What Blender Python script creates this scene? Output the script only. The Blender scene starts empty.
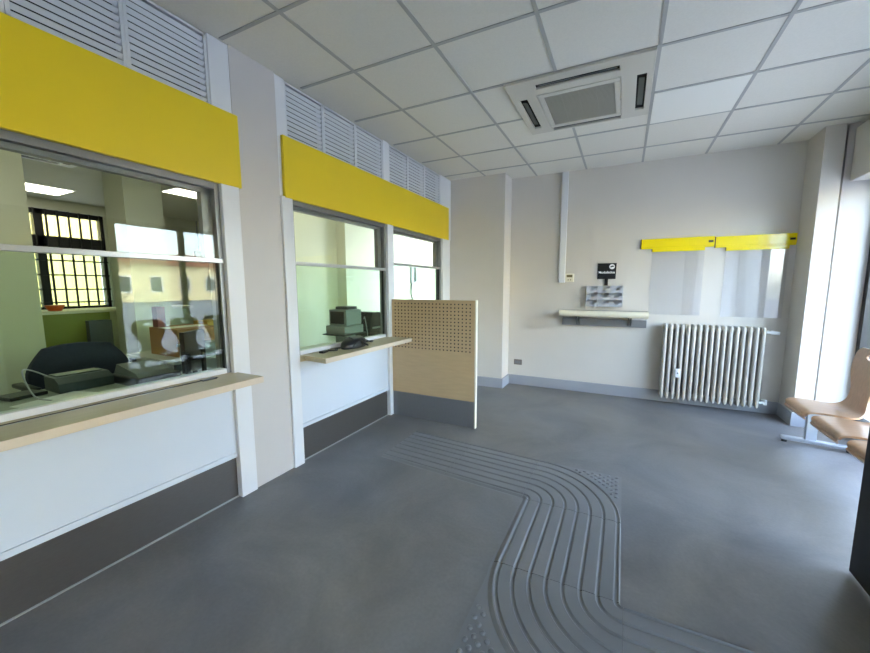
import bpy, bmesh, math, random
from mathutils import Vector, Matrix
random.seed(4)
C = bpy.context.scene.collection
sc = bpy.context.scene
PI = math.pi
H = 2.784

# ------------------------------------------------------------------ materials
def lin(c):
    return tuple(((v/255)/12.92 if v/255 <= .04045 else (((v/255)+.055)/1.055)**2.4) for v in c) + (1,)

def mat(name, rgb, rough=.5, metal=0., var=0., scale=8., bump=0., bscale=60., coat=0., spec=.5, stretch=None, rvar=0.):
    m = bpy.data.materials.new(name); m.use_nodes = True
    nt = m.node_tree; N = nt.nodes; L = nt.links
    b = N['Principled BSDF']
    b.inputs['Base Color'].default_value = lin(rgb)
    b.inputs['Roughness'].default_value = rough
    b.inputs['Metallic'].default_value = metal
    b.inputs['Specular IOR Level'].default_value = spec
    b.inputs['Coat Weight'].default_value = coat
    tc = N.new('ShaderNodeTexCoord')
    src = tc.outputs['Object']
    if stretch:
        mp = N.new('ShaderNodeMapping'); mp.inputs['Scale'].default_value = stretch
        L.new(src, mp.inputs['Vector']); src = mp.outputs['Vector']
    if var or rvar:
        n = N.new('ShaderNodeTexNoise'); n.inputs['Scale'].default_value = scale; n.inputs['Detail'].default_value = 6
        L.new(src, n.inputs['Vector'])
        if var:
            r = N.new('ShaderNodeValToRGB')
            r.color_ramp.elements[0].position = .3; r.color_ramp.elements[1].position = .7
            base = lin(rgb)
            r.color_ramp.elements[0].color = tuple(max(0, v*(1-var)) for v in base[:3])+(1,)
            r.color_ramp.elements[1].color = tuple(min(1, v*(1+var)) for v in base[:3])+(1,)
            L.new(n.outputs['Fac'], r.inputs['Fac']); L.new(r.outputs['Color'], b.inputs['Base Color'])
        if rvar:
            mr = N.new('ShaderNodeMapRange')
            mr.inputs['To Min'].default_value = rough-rvar; mr.inputs['To Max'].default_value = rough+rvar
            L.new(n.outputs['Fac'], mr.inputs['Value']); L.new(mr.outputs['Result'], b.inputs['Roughness'])
    if bump:
        n2 = N.new('ShaderNodeTexNoise'); n2.inputs['Scale'].default_value = bscale; n2.inputs['Detail'].default_value = 4
        L.new(src, n2.inputs['Vector'])
        bp = N.new('ShaderNodeBump'); bp.inputs['Strength'].default_value = bump; bp.inputs['Distance'].default_value = .01
        L.new(n2.outputs['Fac'], bp.inputs['Height']); L.new(bp.outputs['Normal'], b.inputs['Normal'])
    return m

def glass(name, tint, extra=0., rough=0.0):
    m = bpy.data.materials.new(name); m.use_nodes = True
    nt = m.node_tree; N = nt.nodes; L = nt.links
    for n in list(N): N.remove(n)
    out = N.new('ShaderNodeOutputMaterial')
    t = N.new('ShaderNodeBsdfTransparent'); t.inputs['Color'].default_value = tint + (1,)
    g = N.new('ShaderNodeBsdfGlossy'); g.inputs['Roughness'].default_value = rough
    lw = N.new('ShaderNodeLayerWeight'); lw.inputs['Blend'].default_value = .5
    pw = N.new('ShaderNodeMath'); pw.operation = 'POWER'; pw.inputs[1].default_value = 5
    ad = N.new('ShaderNodeMath'); ad.operation = 'MULTIPLY_ADD'; ad.inputs[1].default_value = .96; ad.inputs[2].default_value = .04+extra
    L.new(lw.outputs['Facing'], pw.inputs[0]); L.new(pw.outputs[0], ad.inputs[0])
    mx = N.new('ShaderNodeMixShader')
    L.new(ad.outputs[0], mx.inputs['Fac']); L.new(t.outputs[0], mx.inputs[1]); L.new(g.outputs[0], mx.inputs[2])
    L.new(mx.outputs[0], out.inputs['Surface'])
    return m

def emit(name, rgb, s):
    m = bpy.data.materials.new(name); m.use_nodes = True
    b = m.node_tree.nodes['Principled BSDF']
    b.inputs['Base Color'].default_value = (.8, .8, .8, 1)
    b.inputs['Emission Color'].default_value = rgb + (1,)
    b.inputs['Emission Strength'].default_value = s
    return m

M = {}
M['wall'] = mat('wall_paint', (208, 202, 193), .55, var=.02, scale=2, bump=.03, bscale=180)
M['wall_pillar'] = mat('pillar_paint', (198, 193, 188), .5, var=.02, scale=2, bump=.02, bscale=150)
M['office_wall'] = mat('office_paint', (208, 210, 184), .6, var=.02, scale=2)
M['white'] = mat('white_laminate', (220, 221, 222), .28, var=.01, scale=3)
M['apron'] = mat('apron_laminate', (206, 212, 219), .3, var=.01, scale=3)
M['white_gloss'] = mat('white_metal', (236, 238, 242), .3)
M['base'] = mat('skirting', (156, 158, 164), .4, var=.03, scale=4)
M['ceil'] = mat('ceiling_tile_face', (228, 224, 214), .85, var=.025, scale=90, bump=.12, bscale=260)
M['newtile'] = mat('fresh_tile', (242, 240, 232), .6)
M['grid'] = mat('ceiling_bar', (176, 175, 171), .5)
M['yellow'] = mat('yellow_laminate', (226, 198, 24), .38, var=.015, scale=4, bump=.02, bscale=220)
M['yellow_gloss'] = mat('yellow_plastic', (248, 226, 10), .2, coat=.4)
M['alu'] = mat('aluminium', (138, 138, 136), .38, metal=.6)
M['alu_light'] = mat('pale_aluminium', (186, 186, 184), .32, metal=.5)
M['louvre'] = mat('louvre_metal', (214, 216, 218), .4, metal=.15)
M['void_shade'] = mat('duct_shade', (22, 22, 22), .9)  # black that stands for shade inside duct and outlets
M['steel'] = mat('brushed_dark_steel', (118, 113, 108), .38, metal=.85, var=.06, scale=30, stretch=(1, 1, 14))
M['steel_light'] = mat('brushed_steel', (152, 152, 154), .42, metal=.8, var=.05, scale=30, stretch=(14, 1, 1))
M['counter'] = mat('beech_laminate', (186, 172, 138), .34, var=.05, scale=7, stretch=(6, 1, 6))
M['counter_edge'] = mat('beech_edge', (208, 192, 168), .4, var=.03, scale=9)
M['screen'] = mat('beech_board', (194, 166, 126), .42, var=.05, scale=6, stretch=(1, 1, 7))
M['felt_and_shade'] = mat('dark_felt_and_shade', (52, 46, 40), .9)  # felt colour, also painted as shade on hole walls and slot
M['rad'] = mat('radiator_enamel', (192, 188, 179), .42)
M['cream'] = mat('cream_plastic', (228, 222, 200), .4)
M['ac_plastic'] = mat('ac_plastic', (206, 201, 189), .45)
M['cream_dark'] = mat('display_olive', (120, 112, 78), .3)
M['black'] = mat('black_plastic', (20, 21, 22), .35)
M['black_matte'] = mat('black_paint', (9, 9, 10), .6)
M['ink'] = mat('white_print', (240, 240, 240), .5)
M['grey_plastic'] = mat('grey_plastic', (176, 178, 182), .3)
M['grey_dark'] = mat('grey_rail', (128, 128, 130), .4, metal=.3)
M['machine'] = mat('machine_grey', (150, 156, 150), .45)
M['machine_dark'] = mat('machine_dark', (70, 76, 74), .4)
M['ply'] = mat('beech_plywood', (192, 150, 112), .33, var=.1, scale=7, stretch=(1, 9, 3), coat=.25)
M['ply_edge'] = mat('plywood_edge', (206, 168, 132), .45, var=.08, scale=14)
M['bench_metal'] = mat('bench_metal', (178, 182, 188), .3, metal=.6)
M['navy'] = mat('navy_fabric', (40, 48, 62), .9, var=.1, scale=40)
M['carton'] = mat('cardboard', (150, 108, 58), .75, var=.06, scale=12)
M['carton_y'] = mat('ochre_card', (170, 138, 46), .7, var=.05, scale=12)
M['green'] = mat('olive_laminate', (140, 148, 58), .5)
M['orange'] = mat('orange_plastic', (224, 96, 40), .4)
M['red'] = mat('maroon_card', (110, 52, 44), .6)
M['paper'] = mat('paper', (232, 232, 226), .6)
M['desk'] = mat('desk_top', (206, 208, 196), .4)
M['office_floor'] = mat('office_floor', (120, 118, 112), .5, var=.05)
M['glass_clear'] = glass('clear_glass', (.96, .97, .94), .0)
M['glass_green'] = glass('green_glass', (.84, .92, .86), .0)
M['glass_street'] = glass('street_glass', (.93, .96, .97), .0)
M['sheet'] = glass('clear_sheet', (.95, .955, .97), .02, .015)
M['led'] = emit('led_panel', (1., .96, .80), 2.1)
M['asphalt'] = mat('street', (120, 122, 126), .9, var=.08, scale=3)
M['facade'] = mat('cream_render', (226, 208, 164), .85, var=.04, scale=1)
M['facade2'] = mat('ochre_render', (228, 206, 140), .85, var=.04, scale=1)
M['facade3'] = mat('yellow_render', (196, 168, 92), .85, var=.04, scale=1)
M['shutter'] = mat('dark_window', (60, 66, 70), .25)
M['roof'] = mat('roof_tiles', (150, 92, 70), .85, var=.1, scale=6)

def floor_mat():
    m = mat('resin_floor', (110, 109, 108), .36)
    nt = m.node_tree; N = nt.nodes; L = nt.links; b = N['Principled BSDF']
    tc = N.new('ShaderNodeTexCoord')
    n1 = N.new('ShaderNodeTexNoise'); n1.inputs['Scale'].default_value = 1.6; n1.inputs['Detail'].default_value = 8; n1.inputs['Roughness'].default_value = .62; n1.inputs['Distortion'].default_value = .6
    n2 = N.new('ShaderNodeTexNoise'); n2.inputs['Scale'].default_value = 60; n2.inputs['Detail'].default_value = 3
    L.new(tc.outputs['Object'], n1.inputs['Vector']); L.new(tc.outputs['Object'], n2.inputs['Vector'])
    r = N.new('ShaderNodeValToRGB')
    e = r.color_ramp.elements
    e[0].position = .3; e[0].color = lin((100, 99, 100)); e[1].position = .72; e[1].color = lin((132, 129, 126))
    L.new(n1.outputs['Fac'], r.inputs['Fac'])
    mx = N.new('ShaderNodeMixRGB'); mx.blend_type = 'OVERLAY'; mx.inputs['Fac'].default_value = .12
    L.new(r.outputs['Color'], mx.inputs['Color1']); L.new(n2.outputs['Fac'], mx.inputs['Color2'])
    n3 = N.new('ShaderNodeTexNoise'); n3.inputs['Scale'].default_value = .7; n3.inputs['Detail'].default_value = 5
    L.new(tc.outputs['Object'], n3.inputs['Vector'])
    r3 = N.new('ShaderNodeValToRGB'); r3.color_ramp.elements[0].position = .38; r3.color_ramp.elements[0].color = (1.05, 1., .93, 1); r3.color_ramp.elements[1].position = .62; r3.color_ramp.elements[1].color = (.95, .98, 1.03, 1)
    L.new(n3.outputs['Fac'], r3.inputs['Fac'])
    m3 = N.new('ShaderNodeMixRGB'); m3.blend_type = 'MULTIPLY'; m3.inputs['Fac'].default_value = 1
    L.new(mx.outputs['Color'], m3.inputs['Color1']); L.new(r3.outputs['Color'], m3.inputs['Color2'])
    L.new(m3.outputs['Color'], b.inputs['Base Color'])
    mr = N.new('ShaderNodeMapRange'); mr.inputs['To Min'].default_value = .34; mr.inputs['To Max'].default_value = .52
    L.new(n1.outputs['Fac'], mr.inputs['Value']); L.new(mr.outputs['Result'], b.inputs['Roughness'])
    bp = N.new('ShaderNodeBump'); bp.inputs['Strength'].default_value = .06; bp.inputs['Distance'].default_value = .01
    L.new(n2.outputs['Fac'], bp.inputs['Height']); L.new(bp.outputs['Normal'], b.inputs['Normal'])
    return m
M['floor'] = floor_mat()
M['tactile'] = mat('tactile_resin', (122, 122, 123), .4, var=.05, scale=3)

# ------------------------------------------------------------------ mesh helpers
class MB:
    def __init__(s): s.bm = bmesh.new()
    def box(s, x0, x1, y0, y1, z0, z1, bev=0., seg=2, rot=None, pivot=None):
        g = bmesh.ops.create_cube(s.bm, size=1)
        vs = g['verts']
        for v in vs:
            v.co = Vector(((x0+x1)/2 + v.co.x*(x1-x0), (y0+y1)/2 + v.co.y*(y1-y0), (z0+z1)/2 + v.co.z*(z1-z0)))
        if bev:
            es = list({e for v in vs for e in v.link_edges})
            r = bmesh.ops.bevel(s.bm, geom=es, offset=bev, segments=seg, affect='EDGES', profile=.5)
            vs = list({v for f in r['faces'] for v in f.verts} | {v for v in vs if v.is_valid})
        if rot is not None:
            p = Vector(pivot) if pivot else Vector(((x0+x1)/2, (y0+y1)/2, (z0+z1)/2))
            for v in vs: v.co = p + rot @ (v.co-p)
        return s
    def cyl(s, p0, p1, r0, r1=None, n=20, caps=True):
        p0, p1 = Vector(p0), Vector(p1); d = p1-p0
        r1 = r0 if r1 is None else r1
        q = Vector((0, 0, 1)).rotation_difference(d.normalized()).to_matrix()
        A = []; B = []
        for i in range(n):
            a = 2*PI*i/n; u = q @ Vector((math.cos(a), math.sin(a), 0))
            A.append(s.bm.verts.new(p0+u*r0)); B.append(s.bm.verts.new(p1+u*r1))
        for i in range(n):
            s.bm.faces.new((A[i], A[(i+1) % n], B[(i+1) % n], B[i]))
        if caps:
            s.bm.faces.new(A[::-1]); s.bm.faces.new(B)
        return s
    def tube(s, pts, r, n=10, sm=4):
        pts = [Vector(p) for p in pts]
        if sm > 1 and len(pts) > 2:
            out = []
            for i in range(len(pts)-1):
                a = pts[max(0, i-1)]; b = pts[i]; c = pts[i+1]; d = pts[min(len(pts)-1, i+2)]
                for k in range(sm):
                    t = k/sm
                    out.append(.5*((2*b)+(c-a)*t+(2*a-5*b+4*c-d)*t*t+(3*b-a-3*c+d)*t**3))
            out.append(pts[-1]); pts = out
        rings = []
        up = Vector((0, 0, 1))
        for i, p in enumerate(pts):
            t = (pts[min(i+1, len(pts)-1)]-pts[max(i-1, 0)]).normalized()
            u = t.cross(up)
            if u.length < .05: u = t.cross(Vector((1, 0, 0)))
            u.normalize(); w = t.cross(u)
            rings.append([s.bm.verts.new(p+(u*math.cos(2*PI*k/n)+w*math.sin(2*PI*k/n))*r) for k in range(n)])
        for a, b in zip(rings, rings[1:]):
            for k in range(n): s.bm.faces.new((a[k], a[(k+1) % n], b[(k+1) % n], b[k]))
        s.bm.faces.new(rings[0][::-1]); s.bm.faces.new(rings[-1])
        return s
    def prism(s, poly, axis, a, b):
        # poly: 2D points; axis 0: (y,z) swept in x ; 1: (x,z) swept in y ; 2: (x,y) swept in z
        def P(p, t):
            return (t, p[0], p[1]) if axis == 0 else ((p[0], t, p[1]) if axis == 1 else (p[0], p[1], t))
        A = [s.bm.verts.new(P(p, a)) for p in poly]; B = [s.bm.verts.new(P(p, b)) for p in poly]
        n = len(poly)
        for i in range(n): s.bm.faces.new((A[i], A[(i+1) % n], B[(i+1) % n], B[i]))
        s.bm.faces.new(A[::-1]); s.bm.faces.new(B)
        return s
    def dome(s, c, r, h, n=12):
        c = Vector(c); prev = None
        for k in range(4):
            a = k/4*PI/2
            ring = [s.bm.verts.new(c+Vector((r*math.cos(a)*math.cos(2*PI*i/n), r*math.cos(a)*math.sin(2*PI*i/n), h*math.sin(a)))) for i in range(n)]
            if prev:
                for i in range(n): s.bm.faces.new((prev[i], prev[(i+1) % n], ring[(i+1) % n], ring[i]))
            else: s.bm.faces.new(ring[::-1])
            prev = ring
        s.bm.faces.new(prev)
        return s
    def build(s, name, m, parent=None, smooth=False, base=None):
        bmesh.ops.recalc_face_normals(s.bm, faces=s.bm.faces)
        me = bpy.data.meshes.new(name)
        off = Vector(parent['_base']) if (parent is not None and '_base' in parent) else Vector(base or (0, 0, 0))
        for v in s.bm.verts: v.co -= off
        s.bm.to_mesh(me); s.bm.free()
        mats = m if isinstance(m, (list, tuple)) else [m]
        for q in mats: me.materials.append(q)
        o = bpy.data.objects.new(name, me); C.objects.link(o)
        if smooth:
            for p in me.polygons: p.use_smooth = True
            try: me.set_sharp_from_angle(angle=math.radians(40))
            except Exception: pass
        if parent is not None:
            o.parent = parent
            o['_base'] = tuple(off)
        elif base: o.location = base
        if parent is None: o['_base'] = tuple(off)
        return o

def tag(o, label, cat, group=None, kind=None):
    if label: o['label'] = label
    if cat: o['category'] = cat
    if group: o['group'] = group
    if kind: o['kind'] = kind
    return o
def thing(name, label, cat, loc, group=None):
    o = bpy.data.objects.new(name, None); C.objects.link(o)
    o.location = loc; o['_base'] = tuple(loc); o.empty_display_size = .1
    return tag(o, label, cat, group)
def struct(name, mb, m, parent=None, smooth=False):
    o = mb.build(name, m, parent, smooth)
    if parent is None: o['kind'] = 'structure'
    return o
def box(*a, **k): return MB().box(*a, **k)
def copy_tree(o, parent=None):
    c = o.copy(); C.objects.link(c)
    if parent is not None: c.parent = parent
    for ch in list(o.children): copy_tree(ch, c)
    return c

# ------------------------------------------------------------------ room shell
XW = 4.15     # street glazing plane
struct('floor', box(-.05, 4.6, -5.0, 2.6, -.12, 0), M['floor'])
struct('floor_office', box(-7., -.06, -5.0, 4.2, -.12, -.001), M['office_floor'])
# ceiling slab with hanging bars on a 0.6 m module
cb = MB(); cb.box(-.05, 4.6, -5.0, 2.6, H, H+.1)
struct('ceiling', cb, M['ceil'])
g = MB()
for i in range(-1, 7):
    x = .5+.6*i
    if x > .05 and x < 4.1: g.box(x-.011, x+.011, -5., 2.3, H-.004, H+.002)
for j in range(-8, 4):
    y = .6*j
    g.box(0.02, 4.1, y-.011, y+.011, H-.0045, H+.002)
struct('trim_1', g, M['grid'])
struct('ceiling_office', box(-7., -.06, -5.0, 4.2, H, H+.1), M['office_wall'])
# back wall with step
wb = MB(); wb.box(.77, 4.6, 2.31, 2.45, 0, H)
struct('wall_back', wb, M['wall'])
struct('wall_back_chimney_breast', box(-.06, .77, 2.01, 2.45, 0, H), M['wall'])
bs = MB(); bs.box(.77, 3.73, 2.292, 2.31, 0, .132, .004); struct('baseboard_back', bs, M['base'])
bs = MB(); bs.box(.06, .79, 1.99, 2.01, 0, .132, .004); bs.box(.77, .79, 2.0, 2.30, 0, .132, .004); struct('baseboard_back_step', bs, M['base'])
# pillar between the two counters
struct('wall_left', box(-.32, .012, -1.15, -.828, 0, H), M['wall_pillar'])
# front wall behind the camera and remaining right wall
struct('wall_front', box(-.1, 4.6, -5.1, -5.0, 0, H), M['wall'])
# right pillar + reveal
struct('wall_right', box(3.73, 3.870, 1.95, 2.31, 0, H), M['wall'])
struct('wall_right_reveal', box(3.892, 4.45, 1.975, 2.31, 0, H), M['wall_pillar'])
bs = MB(); bs.box(3.715, 3.73, 1.94, 2.292, 0, .132, .004); bs.box(3.715, 3.885, 1.935, 1.95, 0, .132, .004); struct('baseboard_right', bs, M['base'])
struct('wall_right_lintel', box(4.05, 4.45, -5., 1.975, 2.30, H), M['wall'])
struct('wall_right_sill', box(4.10, 4.30, -5., 1.975, 0, .10), M['base'])
struct('wall_right_pier_unseen', MB().box(4.05, 4.45, -2.5, -1.45, .10, 2.30).box(4.05, 4.45, -5.0, -4.6, .10, 2.30), M['wall'])  # unseen pier, added to hold back daylight from the second window
# shutter housing
hb = MB(); hb.box(3.93, 4.05, -5.0, 1.955, 2.285, 2.735, .006)
struct('trim_2', hb, M['wall'])

# street glazing: dark frames and panes
def street_window(name, y0, y1, mull, z0=.10, z1=2.30):
    f = MB()
    f.box(XW-.03, XW+.05, y0, y0+.06, z0, z1); f.box(XW-.03, XW+.05, y1-.06, y1, z0, z1)
    f.box(XW-.03, XW+.05, y0, y1, z0, z0+.07); f.box(XW-.03, XW+.05, y0, y1, z1-.06, z1)
    for m_ in mull: f.box(XW-.03, XW+.05, m_-.03, m_+.03, z0, z1)
    fr = struct(name, f, M['black'])
    gl = MB(); gl.box(XW+.004, XW+.012, y0+.05, y1-.05, z0+.06, z1-.05)
    struct('pane', gl, M['glass_street'], fr)
street_window('window_1', -1.45, 1.975, [.85, -.35])
street_window('window_2_unseen', -4.6, -2.5, [-3.55])  # unseen window, sized for the daylight it gives the room

# office shell
struct('wall_office_side', box(-7., -.06, -5.1, -5.0, 0, H), M['office_wall'])
struct('wall_office_end', box(-7., -.06, 4.2, 4.3, 0, H), M['office_wall'])
fw = MB(); FX = -6.3
wy0, wy1, wz0, wz1 = -1.9, .75, .95, 2.62
fw.box(FX-.3, FX, -5., wy0, 0, H); fw.box(FX-.3, FX, wy1, 4.2, 0, H)
fw.box(FX-.3, FX, wy0, wy1, 0, wz0); fw.box(FX-.3, FX, wy0, wy1, wz1, H)
struct('wall_office_rear', fw, M['office_wall'])
struct('wall_office_block', MB().box(-2.4, -1.353, .45, 1.26, 0, H).box(-2.4, -1.2, 1.26, 4.2, 0, H), M['office_wall'])

# barred office window
f = MB()
f.box(FX-.12, FX-.05, wy0, wy1, wz0, wz0+.08); f.box(FX-.12, FX-.05, wy0, wy1, wz1-.08, wz1)
f.box(FX-.12, FX-.05, wy0, wy0+.07, wz0, wz1); f.box(FX-.12, FX-.05, wy1-.07, wy1, wz0, wz1)
f.box(FX-.12, FX-.05, wy0, wy1, 2.02, 2.2)
for y in (-1.0, -.1): f.box(FX-.12, FX-.05, y-.06, y+.06, wz0, wz1)
bw = struct('window_3', f, M['black'])
b = MB()
for k in range(19):
    y = wy0+.07+k*.14
    b.box(FX-.03, FX-.005, y-.012, y+.012, wz0, wz1)
for z in (1.1, 1.32, 1.56, 1.8): b.box(FX-.03, FX-.005, wy0, wy1, z-.012, z+.012)
struct('grille', b, M['black'], bw)
gp = MB(); gp.box(FX-.09, FX-.082, wy0+.05, wy1-.05, wz0+.05, wz1-.05); struct('pane', gp, M['glass_street'], bw)

# ------------------------------------------------------------------ counter fronts (left wall)
# white posts
for i, (y0, y1) in enumerate([(-1.262, -1.15), (-.828, -.735), (.455, .56), (1.72, 1.93)]):
    p = MB(); p.box(-.08, .03, y0, y1, 0, 1.99, .003); struct('trim_%d' % (i+3), p, M['white'])
for i, (y0, y1) in enumerate([(-1.275, -1.15), (-.828, -.745), (.425, .53), (1.69, 2.01)]):
    p = MB(); p.box(-.08, .01, y0, y1, 2.38, H-.005, .003); struct('trim_%d' % (i+7), p, M['white'])
bp_ = MB(); bp_.box(-.08, .0, 1.93, 2.01, 0, 2.38); struct('trim_11', bp_, M['white'])
# header carcass behind fascia
hd = MB()
hd.box(-.08, .008, -5., -1.15, 1.968, 2.38); hd.box(-.08, .008, -.828, 2.01, 1.99, 2.38)
struct('wall_left_header', hd, M['white'])

def fascia(y0, y1, z0, z1, label):
    b = MB(); b.box(.009, .034, y0, y1, z0, z1, .002)
    return tag(b.build('fascia_panel', M['yellow'], base=(.02, (y0+y1)/2, z0)), label, 'panel')
fascia(-5., -1.132, 1.965, 2.388, 'long yellow fascia panel above the near teller window, left of the grey pillar')
fascia(-.80, 1.9, 1.982, 2.398, 'yellow fascia panel above the two far teller windows, right of the grey pillar')

def lower(y0, y1, name, label, klabel):
    # white apron with its recess, and the steel kick plate
    p = MB(); p.box(-.08, .002, y0, y1, .306, .80); p.box(-.08, .006, y0, y1, .273, .304, .001)
    o = struct(name, p, M['apron'])
    k = MB(); k.box(-.08, -.012, y0, y1, .0, .273)
    t = tag(k.build('kick_plate', M['steel'], base=(-.02, (y0+y1)/2, 0)), klabel, 'kick plate')
    e = MB(); e.box(-.012, -.002, y0, y1, 0.0, .006); q = e.build('edge_strip', M['alu_light'], t); q['label'] = 'pale metal strip along the floor'
lower(-5., -1.262, 'wall_left_apron', '', 'dark steel kick plate below the near counter, left of the grey pillar')
lower(-.735, .455, 'wall_left_far_apron', '', 'dark steel kick plate below the short counter beside the perforated screen')
p = MB(); p.box(-.08, .002, .56, 1.72, 0., .80); struct('wall_left_end_apron', p, M['white'])

def counter(y0, y1, z, dep, label, slot=None, skew=0.):
    r = thing('counter_shelf', label, 'counter', (.0, (y0+y1)/2, z-.036))
    b = MB(); b.prism([(-.10, y0+skew), (dep-.004, y0), (dep-.004, y1), (.0, y1), (-.10, y1)] if False else [(.031, y0+skew), (dep-.004, y0), (dep-.004, y1), (.031, y1)], 2, z-.036, z)
    b.build('shelf_board', M['counter'], r)
    e = MB(); e.box(dep-.004, dep, y0, y1, z-.0365, z+.0005, .001)
    q = e.build('edge_band', M['counter_edge'], r); q['label'] = 'paler wood edge band'
    if slot:
        s = MB(); s.box(.036, .056, slot[0], slot[1], z+.0002, z+.0015)  # flat dark strip, its colour stands for shade in the recess
        q = s.build('slot', M['felt_and_shade'], r); q['label'] = 'dark strip standing for the shaded passing slot'
        s = MB(); s.box(.057, .063, slot[0]+.2, slot[1]-.25, z+.0002, z+.002)
        q = s.build('slot_lip', M['alu_light'], r); q['label'] = 'bright metal lip beside the slot'
        s = MB(); s.box(.04, .075, slot[1]-.1, slot[1]-.02, z+.0005, z+.006, .002)  # black block in place of the dark coin tray hole
        q = s.build('coin_hole_block', M['black'], r)
        q['label'] = 'black block standing for the coin tray hole'
    return r
counter(-5., -1.24, .828, .268, 'long pale wood counter shelf with passing slot under the near teller window', (-2.6, -1.38))
counter(-.722, .50, .842, .272, 'short pale wood counter shelf meeting the perforated screen', None, .03)
# fill between glass line and shelf
cw = MB(); cw.box(-.08, .03, -5., -1.262, .80, .828); cw.box(-.08, .03, -.735, .455, .80, .842); cw.box(-.08, .03, .56, 1.72, .80, .842)
struct('wall_left_ledge', cw, M['counter'])

# teller windows -> window_n
def teller(name, y0, y1, z0, z1, zb, inner=True):
    f = MB()
    f.box(-.06, .0, y0, y1, z1-.035, z1)                 # head
    f.box(-.06, .002, y0, y0+.028, z0, z1); f.box(-.06, .002, y1-.028, y1, z0, z1)
    fr = struct(name, f, M['alu'])
    t = MB(); t.box(-.06, .004, y0+.029, y1-.029, z0, z0+.03, .002); q = struct('sill_rail', t, M['white'], fr); q['label'] = 'white bottom rail'
    t = MB(); t.box(-.03, .008, y0+.0, y1-.0, zb-.013, zb+.013, .002)
    struct('transom', t, M['alu_light'], fr)
    s = MB(); s.box(-.075, -.035, y1-.085, y1-.03, zb, z1-.035); s.box(-.075, -.035, y0, y1-.03, z1-.06, z1-.036)
    struct('sash', s, M['alu'], fr)
    g1 = MB(); g1.box(-.022, -.016, y0+.02, y1-.02, zb+.01, z1-.03); o = struct('pane', g1, M['glass_clear'], fr); o['label'] = 'clear fixed pane'
    g2 = MB(); g2.box(-.030, -.018, y0+.02, y1-.02, z0+.02, zb-.01); o = struct('pane', g2, M['glass_green'], fr); o['label'] = 'thick green-tinted pane'
    e = MB(); e.box(-.034, -.012, y1-.031, y1-.028, z0+.03, zb-.012); struct('seal', e, M['black'], fr)
    return fr
teller('window_4', -5., -1.262, .83, 1.968, 1.517)
teller('window_5', -.735, .455, .845, 1.985, 1.535)
teller('window_6', .56, 1.72, .845, 1.985, 1.60)

# ventilation louvres
LZ0, LZ1 = 2.392, H-.012
def louvre(y0, y1, label):
    r = thing('ventilation_louvre', label, 'ventilation louvre', (-.02, (y0+y1)/2, LZ0), 'ventilation louvres above the yellow panels')
    f = MB()
    f.box(-.055, .004, y0, y0+.014, LZ0, LZ1); f.box(-.055, .004, y1-.014, y1, LZ0, LZ1)
    f.box(-.055, .004, y0, y1, LZ0, LZ0+.012); f.box(-.055, .004, y0, y1, LZ1-.012, LZ1)
    f.build('louvre_frame', M['louvre'], r)
    n = 11; pit = (LZ1-LZ0-.024)/n
    s = MB()
    for k in range(n):
        z = LZ0+.012+k*pit
        s.prism([(.0, z+pit*.58), (-.002, z+pit*.66), (-.007, z+pit*.62), (-.016, z+pit*.10), (-.014, z+pit*.02), (-.006, z+pit*.34)], 1, y0+.012, y1-.012)
    s.build('slats', M['louvre'], r)
    bk = MB(); bk.box(-.058, -.054, y0+.002, y1-.002, LZ0, LZ1); q = bk.build('back_plate', M['void_shade'], r); q['label'] = 'black plate standing for shade in the duct behind the slats'  # plate coloured black as the shade between the slats
ly = [(-2.458, -2.066, 'louvre panel cut by the left edge of the photo, above the yellow fascia'),
      (-2.064, -1.672, 'wide grey louvre panel left of the one touching the pillar-side post'),
      (-1.670, -1.277, 'grey louvre panel just left of the grey pillar, at the ceiling'),
      (-.743, -.372, 'grey louvre panel just right of the grey pillar, at the ceiling'),
      (-.370, .02, 'middle louvre panel of the three between pillar and white post'),
      (.022, .424, 'louvre panel touching the left side of the white mid post'),
      (.532, .90, 'louvre panel touching the right side of the white mid post'),
      (.902, 1.28, 'middle louvre panel of the far three, right of the mid post'),
      (1.282, 1.688, 'farthest louvre panel, beside the back corner of the room')]
for a in ly: louvre(*a)

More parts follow.
